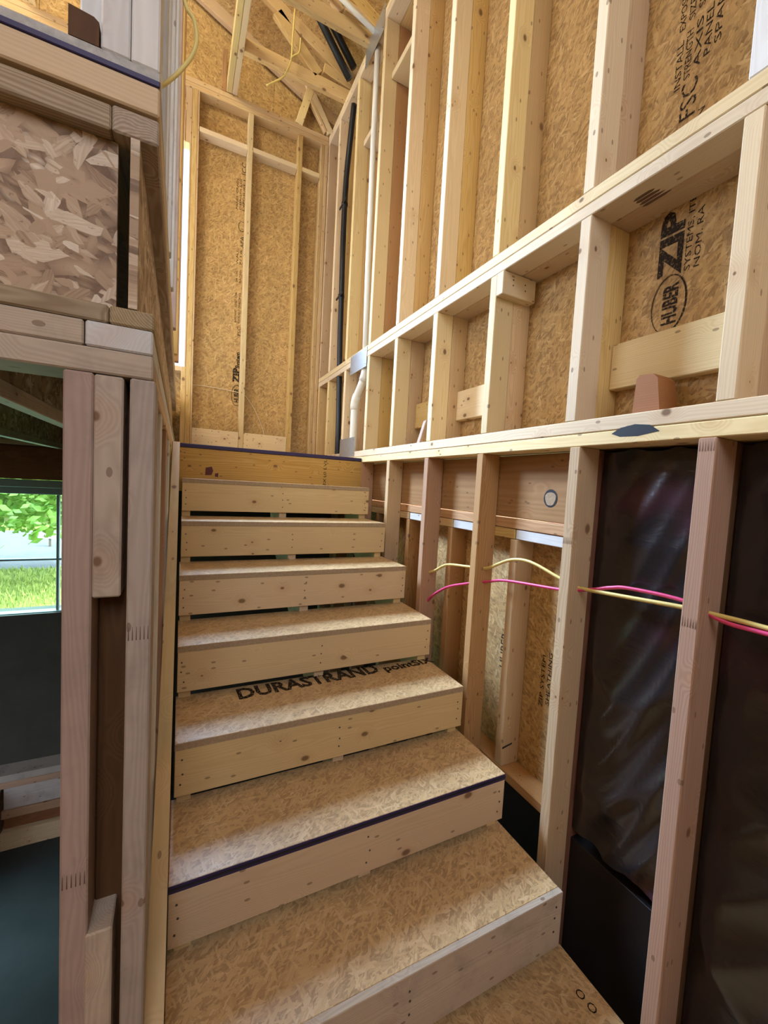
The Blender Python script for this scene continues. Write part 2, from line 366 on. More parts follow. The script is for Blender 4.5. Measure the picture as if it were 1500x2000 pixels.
def finger_joint(a0, a1, face, z, parent, n=6, h=0.022, axis='y'):
    """dark glue lines of a finger joint across a stud face that looks towards -y or -x"""
    vs = []; fs = []; wd = (a1-a0)/n
    for i in range(n):
        a = a0+wd*(i+.5); b = len(vs); t = wd*.16
        q = [(a-t*.3, z+h*.5), (a+t*.3, z+h*.5), (a+t, z-h*.5), (a-t, z-h*.5)]
        vs += [(u, face, v) if axis == 'y' else (face, u, v) for u, v in q]; fs.append([b, b+3, b+2, b+1])
    return mesh_obj('finger_joint', vs, fs, 'maroonw', parent)
NAIL = None
def nail(loc, axis, parent, r=0.0032, mat='nail'):
    global NAIL
    if NAIL is None:
        bm = bmesh.new(); bmesh.ops.create_cone(bm, cap_ends=True, segments=8, radius1=1, radius2=0.8, depth=1)
        NAIL = bpy.data.meshes.new('nail'); bm.to_mesh(NAIL); bm.free()
    o = bpy.data.objects.new('nail', NAIL)
    q = AX[axis].to_track_quat('Z', 'Y').to_matrix().to_4x4()
    m = Matrix.Translation(loc) @ q @ Matrix.Diagonal((r, r, 0.0016, 1))
    link(o, parent, m); return assign(o, mat)

# ================================================================== RIGHT WALL (double stud wall)
XW, XM, XO = 1.075, 1.164, 1.253
T = 0.038
YS = [-2.832, -2.426, -2.020, -1.613, -1.206, -0.795, -0.394, -0.010, 0.418, 0.805]       # far edge of each stud
wr = root('wall_right', (1.2, -0.8, -1.75), 'double stud exterior wall with strand board sheathing beside the stairs', kind='structure')
zA0, zA1, zB0, zB1, zC0, zC1 = -0.025, 0.054, 0.660, 0.736, 2.690, 2.766
YN, YF = -3.3, 1.07
# plates
board('plate', (XW, XM), (YN, YF), (zA0, 0.013), 'pale', wr); board('plate', (XW, XM), (YN, YF), (0.0145, zA1), 'pale', wr)
board('plate', (XM+.001, XO), (YN, YF), (zA0, 0.013), 'pine', wr); board('plate', (XM+.001, XO), (YN, YF), (0.0145, zA1), 'pine', wr)
board('plate', (XW, XM), (YN, YF), (zB0, 0.697), 'pale', wr); board('plate', (XW, XM), (YN, YF), (0.6985, zB1), 'pale', wr)
board('plate', (XM+.001, XO), (YN, YF), (zB0, 0.697), 'pine', wr); board('plate', (XM+.001, XO), (YN, YF), (0.6985, zB1), 'pine', wr)
board('plate', (XW, XM), (YN, YF), (zC0, 2.727), 'pale', wr); board('plate', (XW, XM), (YN, YF), (2.7285, zC1), 'pale', wr)
board('plate', (XM+.001, XO), (YN, YF), (zC0, zC1), 'pine', wr)
for i, yf in enumerate(YS):
    y = (yf-T, yf)
    inner_u = 'blue' if yf < -0.6 else 'pale'
    board('stud', (XW, XM), y, (zB1, zC0), 'pale' if yf > -2.0 else 'blue', wr)
    board('stud', (XM+.001, XO), y, (zB1, zC0), 'fir' if abs(yf+0.010) < .01 else 'pine', wr)
    board('stud', (XW, XM), y, (zA1, zB0), 'pale', wr)
    board('stud', (XM+.001, XO), y, (zA1, zB0), 'pine', wr)
# corner studs against the far wall
board('stud', (XW, XM), (1.03, 1.068), (zB1, zC0), 'pine', wr); board('stud', (XM+.001, XO), (1.03, 1.068), (zA1, zC0), 'pine', wr)
board('stud', (XW, XM), (1.03, 1.068), (zA1, zB0), 'pine', wr)
# sheathing panels
sh = []
for a, b in ((-3.3, -2.04), (-2.037, -0.815), (-0.812, 0.40), (0.403, 1.155)):
    sh.append(board('sheathing_panel', (XO, XO+.012), (a, b), (zA0, 2.80), 'osb', wr, 0.001))
zip_panel = sh[1]
# flat blocking against the sheathing
for a, b, m_ in ((-1.982, -1.651, 'pale'), (-1.168, -0.833, 'pale'), (-0.757, -0.432, 'pine')):
    board('blocking', (1.215, XO-.001), (a, b), (0.167, 0.307), m_, wr)
board('blocking', (1.217, XO-.001), (0.45, 0.765), (0.75, 0.84), 'pine', wr)
board('blocking', (XW-.004, 1.236), (-1.284, -1.246), (0.573, 0.658), 'pale', wr)
for dy_, dz_ in ((0, 0), (0, -.02), (.06, -.004), (.062, -.026)):
    nail((1.12+dy_, -1.2845, 0.632+dz_), 'y', wr)
# blocking under the top plate
board('blocking', (XW+.05, XO), (-0.355, -0.05), (2.35, 2.388), 'pale', wr); board('blocking', (XW+.05, XO), (0.03, 0.375), (2.24, 2.278), 'pale', wr)
# lower inner studs
for yf, m_ in ((-2.832, 'fir'), (-2.400, 'fir'), (-1.994, 'fir'), (-1.640, 'pine'), (-1.195, 'fir'), (-0.790, 'fir'), (-0.376, 'pine'), (0.03, 'fir'), (0.45, 'fir')):
    board('stud', (XW, XM), (yf-T, yf), (-1.75, zA0), m_, wr)
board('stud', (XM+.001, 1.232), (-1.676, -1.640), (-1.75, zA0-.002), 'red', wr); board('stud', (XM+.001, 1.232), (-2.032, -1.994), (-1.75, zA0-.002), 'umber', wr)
board('plate', (XW, XM), (YN, 1.07), (-1.79, -1.752), 'fir', wr)
finger_joint(-1.676, -1.642, XW-.0006, -0.311, wr, axis='x'); finger_joint(-2.030, -1.996, XW-.0006, -0.455, wr, axis='x'); finger_joint(-2.030, -1.996, XW-.0006, -0.045, wr, axis='x')
for i_ in range(4): prism('hand_stain', [(1.120+.014*i_, -1.748-.006*abs(i_-1)), (1.126+.014*i_, -1.742), (1.131+.014*i_, -1.752), (1.129+.014*i_, -1.795-.008*(i_ % 2)), (1.124+.014*i_, -1.803-.006*i_), (1.119+.014*i_, -1.79)], 'z', zB0-.0006, zB0+.001, 'maroonw', wr)
prism('saw_cut', [(1.166, -1.178), (1.215, -1.170), (1.2155, -1.176), (1.166, -1.186)], 'y', -1.3606, -1.358, 'black', wr)
# rim board and outer lower wall
rim = board('rim_board', (XM+.002, XM+.032), (-1.636, 1.07), (-0.270, zA0-.004), 'ply', wr)
board('plate', (XM, XO), (-1.636, 1.07), (-0.312, -0.2735), 'fir', wr); board('plate', (XM+.004, XO), (-1.636, -1.345), (-0.352, -0.314), 'blue', wr)
board('plate', (XM, XO), (-1.343, -1.16), (-0.352, -0.314), 'pine', wr); board('plate', (XM+.004, XO), (-1.158, -0.935), (-0.352, -0.314), 'blue', wr)
board('plate', (XM, XO), (-0.933, -0.76), (-0.352, -0.314), 'pine', wr); board('plate', (XM+.004, XO), (-0.758, -0.52), (-0.352, -0.314), 'blue', wr)
board('plate', (XM, XO), (-0.518, 1.07), (-0.352, -0.314), 'pine', wr)
for yf, m_ in ((-1.322, 'pine'), (-0.90, 'fir'), (-0.487, 'fir'), (-0.08, 'fir'), (0.32, 'fir'), (0.73, 'fir')):
    board('stud', (XM, XO-.001), (yf-T, yf), (-1.258, -0.353), m_, wr)
board('plate', (XM, XO), (-1.636, 1.07), (-1.296, -1.259), 'fir', wr)
low = [board('sheathing_panel', (XO, XO+.012), (-1.64, -0.42), (-1.296, -0.274), 'osb', wr, .001), board('sheathing_panel', (XO, XO+.012), (-0.417, 1.16), (-1.296, -0.274), 'osb', wr, .001)]
# foundation below and behind the insulated bays
board('foundation', (XM+.022, 1.40), (-3.3, 1.2), (-2.77, -1.297), 'coat', wr, 0.001); board('foundation', (1.262, 1.40), (-3.3, -1.641), (-1.296, -0.026), 'coat', wr, 0.001); board('foundation', (1.2335, 1.2615), (-3.3, -1.641), (-0.06, -0.026), 'coat', wr, 0.001)  # narrow top strip is added to stop a light leak above the batts
# knot hole in the rim board
kh = []
for k in range(14):
    a = 2*math.pi*k/14; kh.append((-1.50+0.023*math.cos(a)*(1+.12*math.sin(3*a)), -0.188+0.026*math.sin(a)*(1+.1*math.cos(2*a))))
prism('knot', kh, 'x', XM+.0005, XM+.004, 'edge', rim)
kr = [(-1.500+0.030*math.cos(2*math.pi*k/14), -0.186+0.032*math.sin(2*math.pi*k/14)) for k in range(14)]
prism('knot_ring', kr, 'x', XM+.0012, XM+.0035, 'black', rim)
# dark bark pocket on the middle plate
kb = [(-1.905, 0.012), (-1.88, 0.030), (-1.84, 0.036), (-1.80, 0.030), (-1.775, 0.016), (-1.80, 0.006), (-1.85, 0.004)]
prism('bark_pocket', [(a, b-.012) for a, b in kb], 'x', XW-.0006, XW+.001, 'black', wr)
# printing on the sheathing
ZU, YU = (0, 0, 1), (0, 1, 0)
xs = XO-.0008
text('ZIP', (xs, -1.812, 0.468), ZU, YU, 0.085, zip_panel, width=0.19, bold=0.004); text('System', (xs, -1.812, 0.66), ZU, YU, 0.055, zip_panel, width=0.19, bold=0.003)
text('HUBER', (xs, -1.812, 0.335), ZU, YU, 0.055, zip_panel, width=0.115, bold=0.002)
hr = [(-1.790+0.048*math.cos(2*math.pi*k/28), 0.392+0.082*math.sin(2*math.pi*k/28)) for k in range(29)]
tube('logo_ring', [(xs, a, b) for a, b in hr], 0.004, 'ink', zip_panel, 6, cap=False, flat=0.25)
text('SYSTEMS, ITE', (xs, -1.838, 0.47), ZU, YU, 0.022, zip_panel, width=0.20); text('NOM. RA', (xs, -1.862, 0.47), ZU, YU, 0.022, zip_panel, width=0.16)
text('REGISTERED IN', (xs, -1.838, 0.69), ZU, YU, 0.024, zip_panel, width=0.21); text('(OC) 23', (xs, -1.862, 0.66), ZU, YU, 0.024, zip_panel, width=0.14)
text('FSC', (xs, -1.812, 0.90), ZU, YU, 0.06, zip_panel, width=0.10)
for i in range(5):
    text(('INSTALL', 'STRENGTH', 'AXIS', 'PANEL', 'SPAN')[i], (xs, -1.765-0.024*i, 1.00+0.012*i), ZU, YU, 0.024, zip_panel, width=0.13)
    text(('EXPOSURE 1', 'SIZED FOR', 'SPACING', 'THICKNESS', '24/16')[i], (xs, -1.765-0.024*i, 1.16+0.01*i), ZU, YU, 0.022, zip_panel, width=0.15)
for i in range(4):
    text(('ZIP SYSTEM', 'SHEATHING', 'EXPOSURE', '7/16')[i], (xs, -1.46-0.03*i, -0.98+0.02*i), ZU, YU, 0.024, low[0], width=0.20)
text('HUBER', (xs, -1.25, -0.92), ZU, YU, 0.045, low[0], width=0.15)

# ================================================================== FAR WALL
wf = root('wall_far', (0.4, 1.1, 0.0), 'framed end wall with printed strand board sheathing above the landing', kind='structure')
YW, YO = 1.07, 1.159
board('plate', (-4.4, XW-.001), (YW, YO), (2.690, 2.727), 'pine', wf); board('plate', (-4.4, XW-.001), (YW, YO), (2.7285, 2.764), 'pine', wf)
for x0, x1, m_ in ((0.0225, 0.0590, 'pine'), (0.060, 0.0715, 'pine'), (0.422, 0.460, 'pale'), (0.817, 0.855, 'pine'), (1.010, 1.040, 'pine'), (1.0415, 1.074, 'pine')):
    board('stud', (x0, x1), (YW, YO-.001), (0.0, 2.690), m_, wf)
for x0, x1 in ((0.073, 0.421), (0.461, 0.816), (0.856, 1.009)):
    board('blocking', (x0, x1), (YW+.002, YO-.001), (2.410, 2.446), 'pale', wf)
for x0, x1 in ((0.073, 0.421), (0.461, 0.816)):
    b = board('blocking', (x0, x1), (YW+.004, YW+.042), (0.002, 0.203), 'pale', wf)
    for ii in range(8):
        nail((x0+.03+.045*(ii % 3)*2.6*(1 if ii % 2 else .4), YW+.0035, 0.10+.045*(ii//3)), 'y', b)
board('stud', (-0.012, 0.0215), (YW, YO-.001), (0.0, 0.66), 'pine', wf); board('stud', (-0.020, 0.0215), (YW+.005, YO-.001), (2.30, 2.69), 'pine', wf)
board('stud', (0.009, 0.0215), (YW, YO-.001), (0.66, 2.30), 'pine', wf)
board('sill', (-1.10, -0.013), (YW, YO), (0.622, 0.660), 'pine', wf); board('header', (-1.10, -0.021), (YW, YO), (2.30, 2.52), 'pine', wf)
for xx in (-1.14, -1.55, -1.95, -2.35, -2.76, -3.2, -3.6, -4.0): board('stud', (xx, xx+T), (YW, YO-.001), (0.43, 2.69), 'pine', wf)
for xx in (-0.95, -0.55, -0.25): board('stud', (xx, xx+T), (YW, YO-.001), (0.43, 0.62), 'pine', wf)
fp = board('sheathing_panel', (0.010, XO), (YO, YO+.012), (-0.02, 2.46), 'osb_far', wf, .001); board('sheathing_panel', (0.010, XO), (YO, YO+.012), (2.463, 2.80), 'osb_far', wf, .001)
board('sheathing_panel', (-4.4, -1.11), (YO, YO+.012), (0.0, 2.80), 'osb_far', wf, .001); board('sheathing_panel', (-1.108, 0.008), (YO, YO+.012), (0.0, 0.64), 'osb_far', wf, .001)
board('sheathing_panel', (-1.108, 0.008), (YO, YO+.012), (2.31, 2.80), 'osb_far', wf, .001)
gp = [board('sheathing_panel', (a, b), (YO, YO+.012), (c, d), 'osb_far', wf, .001) for a, b, c, d in ((-4.4, -0.9, 2.803, 5.2), (-0.898, 0.62, 2.802, 3.56), (0.622, 1.40, 2.802, 3.56), (-0.898, 0.62, 3.564, 5.2), (0.622, 1.4, 3.564, 4.4))]
board('joint_light_stop', (0.59, 0.65), (YO+.0125, YO+.03), (2.78, 4.4), 'black', wf, 0); board('joint_light_stop', (-4.4, 1.4), (YO+.0125, YO+.03), (3.52, 3.60), 'black', wf, 0); board('joint_light_stop', (-0.93, -0.87), (YO+.0125, YO+.03), (2.78, 5.0), 'black', wf, 0); board('joint_light_stop', (-4.4, 1.4), (YO+.0125, YO+.03), (2.77, 2.83), 'black', wf, 0)  # black strips added to stop daylight leaking through the panel joints
MX = (-1, 0, 0); ys = YO-.0008
text('HUBER', (0.425, ys, 0.455), ZU, MX, 0.055, fp, width=0.115, bold=0.002); 
ring = [(0.405+0.040*math.cos(2*math.pi*k/28), 0.512+0.085*math.sin(2*math.pi*k/28)) for k in range(29)]
tube('logo_ring', [(a, ys, b) for a, b in ring], 0.0045, 'ink', fp, 6, cap=False, flat=0.25)
text('ZIP', (0.424, ys, 0.612), ZU, MX, 0.072, fp, width=0.125, bold=0.004); text('System', (0.424, ys, 0.735), ZU, MX, 0.050, fp, width=0.13, bold=0.002)
text('FSC', (0.424, ys, 1.00), ZU, MX, 0.04, fp, width=0.07)
for i, (a, h) in enumerate(((1.10, .10), (1.22, .12), (1.42, .10), (1.56, .12))):
    for j in range(2): text(('SHEATHING', 'EXPOSURE 1', 'SIZED FOR', 'SPACING', '24 OC', 'RATED', 'WALL', '7/16')[i*2+j], (0.385+.028*j, ys, a), ZU, MX, 0.022, fp, width=h)
r2 = [(0.405+0.026*math.cos(2*math.pi*k/20), 1.865+0.040*math.sin(2*math.pi*k/20)) for k in range(21)]
tube('logo_ring', [(a, ys, b) for a, b in r2], 0.004, 'ink', fp, 6, cap=False, flat=0.25)
text('APA', (0.424, ys, 1.70), ZU, MX, 0.04, fp, width=0.09)
for j in range(3): text(('PANEL GRADE', 'STRENGTH AXIS', 'EXPOSURE 1')[j], (0.37+.026*j, ys, 1.99), ZU, MX, 0.022, fp, width=0.24)
text('ICC', (0.424, ys, 2.27), ZU, MX, 0.045, fp, width=0.09)

# ================================================================== LANDING FLOOR
fl = root('floor_landing', (0.5, 0.5, -0.2), 'strand board landing with a wide timber header at the top of the stairs', kind='structure')
board('subfloor_panel', (-0.022, XW-.002), (0.004, 1.069), (-0.021, 0.0), 'osb_step', fl, .001); board('edge_strip', (-0.024, XW-.002), (-0.004, 0.004), (-0.020, 0.001), 'purple', fl, .002)
hd = board('header', (-0.028, 1.156), (0.0, 0.038), (-0.262, -0.0215), 'lvl', fl)
for xx in (0.35, 0.75): board('joist', (xx, xx+T), (0.04, 1.069), (-0.262, -0.022), 'lvl', fl)
for pts in ([(0.128, -0.125), (0.160, -0.118), (0.168, -0.140), (0.160, -0.165), (0.126, -0.168)], [(0.178, -0.155), (0.196, -0.152), (0.194, -0.176), (0.177, -0.172)]):
    prism('stain', pts, 'y', -0.0006, 0.001, 'maroon', hd)
text('2X10 LVL', (0.835, -.0006, -0.195), ZU, MX, 0.026, hd, width=0.17)
for xx, zz in ((0.0, -0.045), (0.02, -0.05), (0.02, -0.08)): nail((xx, -.001, zz), 'y', hd)

# ================================================================== STAIRS
RISE, RUN, SW = 0.189, 0.255, 1.022
st = root('staircase', (0.51, -0.9, -1.51), 'open wooden staircase with strand board treads and pale board risers', 'staircase')
yT = {k: -RUN*k for k in range(1, 8)}; yT[1] = -0.266
treads = {}
for k in range(1, 8):
    z1 = -RISE*k; y0 = yT[k]; y1 = (yT[k-1] if k > 1 else 0.0)+0.034
    if k == 1: y1 = -0.002
    xl = 0.010 if k < 3 else (0.006 if k < 5 else (0.004 if k < 6 else -0.003))
    if k < 7:
        treads[k] = board('tread', (xl, SW), (y0, y1), (z1-0.021, z1), 'osb_step', st, .0015)
        e = board('tread_edge', (xl, SW), (y0-.0012, y0+.0003), (z1-.0205, z1-.0008), 'purple' if k == 6 else 'edge', treads[k], .0004)
        if k == 6: board('edge_groove', (xl, SW), (y0-.0022, y0-.001), (z1-.013, z1-.008), 'black', treads[k], 0)
        rt = z1-0.0215
    else:
        treads[k] = board('tread', (xl, SW+.004), (y0+.018, y1), (z1-0.021, z1), 'osb_step', st, .0015)
        rt = z1+.0005
    rb = rt-0.140 if k < 7 else -1.4905
    rz = board('riser', (xl+.001, SW+(.004 if k == 7 else 0)), (y0, y0+.018), (rb, rt), 'grey' if k == 7 else 'step', st, .0015)  # lowest riser is greyer: its dimness is put into the colour
    for xx in (xl+.018, 0.512, SW-.020):
        for q in (0.035, 0.07, 0.105):
            nail((xx+random.uniform(-.006, .006), y0-.0006, rt-q+random.uniform(-.006, .006)), 'y', rz, 0.003)
for x0 in (0.012, 0.495, 0.972):
    pts = []
    for k in range(1, 8):
        yy = yT[k]+.0185; zt = -RISE*k-.0215
        pts += [((yT[k-1] if k > 1 else 0.0)+(.0185 if k > 1 else -.002), zt), (yy, zt)]
    pts += [(yT[7]+.0185, -1.49), (yT[7]+.16, -1.49), (-0.002, -0.48)]
    prism('stringer', pts, 'x', x0, x0+T, 'step', st, (RUN, RISE))
text('DURASTRAND', (0.203, -1.080, -0.9445), (1, 0.05, 0), (-.05, 1, 0), 0.105, treads[5], width=0.565, bold=0.0035); text('pointSIX', (0.790, -1.055, -0.9445), (1, 0.05, 0), (-.05, 1, 0), 0.070, treads[5], width=0.25, bold=0.0025)

# ================================================================== ENTRY FLOOR
fe = root('floor_entry', (0.5, -2.6, -1.53), 'strand board entry floor at the foot of the stairs', kind='structure')
en = board('subfloor_panel', (-0.10, 1.050), (-4.2, -1.768), (-1.535, -1.512), 'osb_step', fe, .001)
board('joist', (-0.10, 1.05), (-1.85, -1.81), (-1.78, -1.536), 'fir', fe); board('joist', (-0.10, 1.05), (-2.4, -2.36), (-1.78, -1.536), 'fir', fe)
for s_, px_, py_ in (('O', 0.985, -1.872), ('O', 0.988, -1.905), ('O', 0.972, -1.962)): text(s_, (px_, py_, -1.5117), (0.25, -1, 0), (1, 0.25, 0), 0.032, en)

# ================================================================== LEFT WALL beside the stairs
wl = root('wall_left', (-0.09, -1.0, -2.77), 'open stud wall along the left side of the stairs', kind='structure')
Y0 = -1.800; YB = Y0+.089
board('stud', (-0.152, -0.1155), (Y0, YB), (-2.77, -0.034), 'pink', wl)
board('stud', (-0.115, -0.078), (Y0, YB), (-0.370, -0.035), 'grey', wl); board('stud', (-0.119, -0.082), (Y0-.002, YB), (-2.77, -0.914), 'grey', wl)
board('stud', (-0.070, -0.036), (Y0, YB), (-2.77, -0.034), 'grey', wl)
board('backing', (-0.1150, -0.0705), (YB-.03, YB), (-2.77, -0.035), 'umber', wl)
board('plate', (-1.40, -0.040), (Y0, YB), (-0.033, 0.003), 'grey', wl)
board('plate', (-1.40, -0.1285), (Y0+.001, YB), (0.004, 0.040), 'grey', wl); board('plate', (-0.1265, -0.041), (Y0, 1.06), (0.004, 0.040), 'blue', wl)
board('plate', (-0.1265, -0.041), (YB+.001, 1.06), (-0.033, 0.003), 'pine', wl)
for yy, m_ in ((-1.42, 'blue'), (-1.02, 'fir'), (-0.62, 'blue'), (-0.22, 'pine'), (0.2, 'pine'), (0.6, 'pine'), (1.0, 'pine')):
    board('stud', (-0.1265, -0.041), (yy, yy+T), (-2.77, -0.034), m_, wl)
board('stud', (-0.040, -0.020), (-0.10, -0.004), (-0.60, -0.002), 'pine', wl)
finger_joint(-0.069, -0.037, Y0-.0006, -0.43, wl); finger_joint(-0.151, -0.117, Y0-.0006, -0.815, wl)
# sloping skirt board between wall and steps
sl = RISE/RUN
prism('skirt_board', [(-1.80, -1.80*sl+.12), (-0.14, -0.14*sl+.10), (-0.14, -0.42), (-1.80, -1.80*sl-.18)], 'x', -0.037, -0.004, 'step', wl, (RUN, RISE))

# ================================================================== UPPER FLOOR on the left
uf = root('floor_upper', (-1.0, -0.4, 0.0), 'upper floor edge of engineered joists, rim and strand board subfloor', kind='structure')
ij = (-1.40, -0.0985)
board('bottom_flange', ij, (Y0, Y0+.058), (0.041, 0.067), 'flange', uf); board('top_flange', ij, (Y0, Y0+.058), (0.311, 0.345), 'flange', uf)
board('web', (ij[0], -0.092), (Y0+.024, Y0+.034), (0.068, 0.311), 'osb_web', uf, .0005)
board('bottom_flange', (-0.0975, -0.0400), (Y0, 1.06), (0.041, 0.067), 'flange', uf); board('top_flange', (-0.0975, -0.0385), (Y0, 1.06), (0.311, 0.347), 'flange', uf)
board('web', (-0.0745, -0.0625), (Y0+.001, 1.05), (0.068, 0.311), 'osb_web', uf, .0005)
board('rim_plate', (-1.40, -0.0385), (Y0, YB), (0.3525, 0.3935), 'step', uf); board('rim_plate', (-0.1265, -0.0385), (YB+.001, 1.06), (0.3525, 0.3935), 'step', uf)
board('edge_strip', (-1.40, -0.0383), (Y0-.0015, Y0+.002), (0.393, 0.4015), 'purple', uf, .001)
board('subfloor_panel', (-4.4, -0.0385), (Y0, 1.06), (0.3955, 0.414), 'edge_grey', uf, .001)
# joists of the upper floor over the basement room
for xx in (-0.34, -0.75, -1.16, -1.57, -2.0):
    board('bottom_flange', (xx-.02, xx+.02), (YB+.01, 1.05), (-0.04, -0.004), 'grey', uf); board('web', (xx-.005, xx+.005), (YB+.01, 1.05), (-0.004, 0.36), 'osb_web', uf, .0005)  # grey flanges carry the unlit look of the joist sides in their colour
# studs of the upper half wall
hw = root('wall_upper_left', (-0.09, -0.9, 0.414), 'pale upper stud wall standing on the floor edge above the stairs', kind='structure')
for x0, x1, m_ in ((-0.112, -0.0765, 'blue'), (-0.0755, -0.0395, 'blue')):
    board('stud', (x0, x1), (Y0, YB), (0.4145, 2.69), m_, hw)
prism('stud_offcut', [(-0.149, 0.4145), (-0.114, 0.4145), (-0.114, 0.446), (-0.120, 0.4505), (-0.149, 0.4535)], 'y', Y0, YB-.02, 'umber', hw, (0.15, 1))
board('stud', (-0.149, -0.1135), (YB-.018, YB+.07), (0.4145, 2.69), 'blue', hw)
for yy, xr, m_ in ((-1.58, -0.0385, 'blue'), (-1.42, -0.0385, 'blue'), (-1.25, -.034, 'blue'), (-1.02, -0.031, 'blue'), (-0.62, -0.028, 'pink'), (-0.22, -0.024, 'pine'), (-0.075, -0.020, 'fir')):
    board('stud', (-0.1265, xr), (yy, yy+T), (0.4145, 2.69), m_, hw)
board('plate', (-0.1265, -0.0385), (Y0, 0.0), (2.692, 2.766), 'pine', hw)

# ================================================================== CEILING: trusses and roof deck
ce = root('ceiling', (0.4, 0.3, 2.77), 'roof trusses and strand board roof deck above the stairwell', kind='structure')
for x0 in (0.254, 0.2935): board('girder_chord', (x0, x0+.038), (-3.2, 1.07), (2.767, 2.856), 'pale', ce)
RS = 0.42
def zr(x): return 3.00 + RS*(1.10-x)
for y0, full in ((0.685, 1), (0.222, 1), (-0.35, 1), (-0.95, 1), (-1.56, 1), (-2.2, 1)):
    board('bottom_chord', (0.3325, 1.24), (y0, y0+T), (2.767, 2.856), 'pine', ce)
    beam('top_chord', (1.33, y0+T/2, zr(1.33)-.05), (-1.0, y0+T/2, zr(-1.0)-.05), 0.089, T, 'pine', ce)
    beam('web', (0.86, y0+T/2+.0, 2.862), (0.545, y0+T/2, zr(0.545)-.10), 0.080, T, 'pine', ce)
    beam('heel_block', (1.12, y0+T/2+.002, 2.90), (0.90, y0+T/2+.002, 2.93), 0.07, T, 'pine', ce)
# gable end truss on the far wall
beam('web', (1.09, 1.09, 2.80), (0.86, 1.09, 3.14), 0.06, T, 'pale', ce); beam('web', (0.815, 1.088, 2.769), (0.905, 1.088, 3.09), 0.06, T, 'pale', ce); beam('web', (1.05, 1.09, 2.80), (0.89, 1.09, 3.02), 0.03, T, 'pine', ce)
beam('top_chord', (1.33, 1.11, zr(1.33)-.05), (-1.0, 1.11, zr(-1.0)-.05), 0.089, T, 'pine', ce)
for x0 in (-0.965, -0.585): board('girder_chord', (x0, x0+.075), (-1.5, 1.07), (2.767, 2.856), 'pale', ce)
board('strap_block', (0.218, 0.252), (1.072, 1.11), (2.767, 3.07), 'fir', ce)
for a, b in ((-4.46, -3.3), (-3.3, -2.1), (-2.1, -0.88), (-0.88, 0.34), (0.34, 1.30)):
    for xa, xb in ((1.40, 0.2), (0.2, -1.2)):
        ang = math.atan(RS); cx = (xa+xb)/2; L_ = (xa-xb)/math.cos(ang)
        o = bpy.data.objects.new('roof_panel', box_mesh(b-a, L_, 0.012, 0)); 
        X = Vector((0, 1, 0)); Yv = Vector((-math.cos(ang), 0, math.sin(ang))); Zv = X.cross(Yv)
        m = Matrix((X, Yv, Zv)).transposed().to_4x4(); m.translation = (cx, (a+b)/2, zr(cx)); link(o, ce, m); assign(o, 'osb_far')
board('roof_panel', (-4.4, -1.19), (-4.46, 1.17), (4.05, 4.065), 'osb_far', ce, 0)

# ================================================================== shell that closes the view and the light
wb = root('wall_back', (0, -4.2, -1.5), 'strand board entry wall with an added high opening for fill light', kind='structure')
for a, b, c, d in ((-1.5, -0.95, -2.8, 4.2), (0.25, 1.30, -2.8, 4.2), (-0.95, 0.25, 2.65, 4.2), (-0.95, 0.25, -2.8, 0.75)):  # high opening added to let the fill lamp shine in
    board('sheathing_panel', (a, b), (-4.46, -4.44), (c, d), 'osb', wb, 0)
board('sheathing_panel', (-1.42, -1.40), (-4.44, -1.72), (-2.77, 3.1), 'osb', wb, 0)
board('sheathing_panel', (XO, XO+.012), (-4.44, -3.303), (-1.6, 3.1), 'osb', wb, 0); board('subfloor_panel', (-1.40, 1.25), (-4.44, -4.2), (-1.535, -1.512), 'osb_step', wb, 0)
wc = root('wall_side', (-4.4, -0.4, 0.4), 'outer strand board walls of the upper room with a side window and an added light opening', kind='structure')
for y, z in (((-1.8, -1.45), (0.39, 4.06)), ((0.75, 1.17), (0.39, 4.06)), ((-1.45, 0.75), (0.39, 0.95)), ((-1.45, 0.75), (2.45, 4.06))):
    board('sheathing_panel', (-4.42, -4.40), y, z, 'osb', wc, 0)
for x, z in (((-4.4, -1.40), (0.39, 2.85)), ((-4.4, -2.95), (2.85, 4.06)), ((-2.95, -1.42), (3.95, 4.06))):  # gap high in this wall is added for the warm fill lamp
    board('sheathing_panel', x, (-1.82, -1.802), z, 'osb', wc, 0)
wz = root('wall_basement', (-2.0, 1.1, -2.77), 'bare concrete basement wall below a wide window', kind='structure')
BY = 1.07
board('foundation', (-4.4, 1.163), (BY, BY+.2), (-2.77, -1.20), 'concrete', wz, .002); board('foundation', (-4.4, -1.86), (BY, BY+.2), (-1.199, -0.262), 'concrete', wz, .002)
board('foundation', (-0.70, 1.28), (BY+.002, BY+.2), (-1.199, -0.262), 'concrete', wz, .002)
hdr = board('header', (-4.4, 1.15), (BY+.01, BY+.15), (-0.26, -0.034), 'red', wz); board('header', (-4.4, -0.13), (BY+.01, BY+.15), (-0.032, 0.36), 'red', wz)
board('header', (-1.40, -0.80), (BY-.05, BY+.008), (-0.03, 0.05), 'pine', wz)
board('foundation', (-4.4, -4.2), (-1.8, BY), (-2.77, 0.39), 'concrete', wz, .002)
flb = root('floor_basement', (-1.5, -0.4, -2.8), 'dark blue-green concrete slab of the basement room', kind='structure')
board('slab', (-4.4, 1.3), (-4.4, 1.3), (-2.90, -2.77), 'slab', flb, 0)
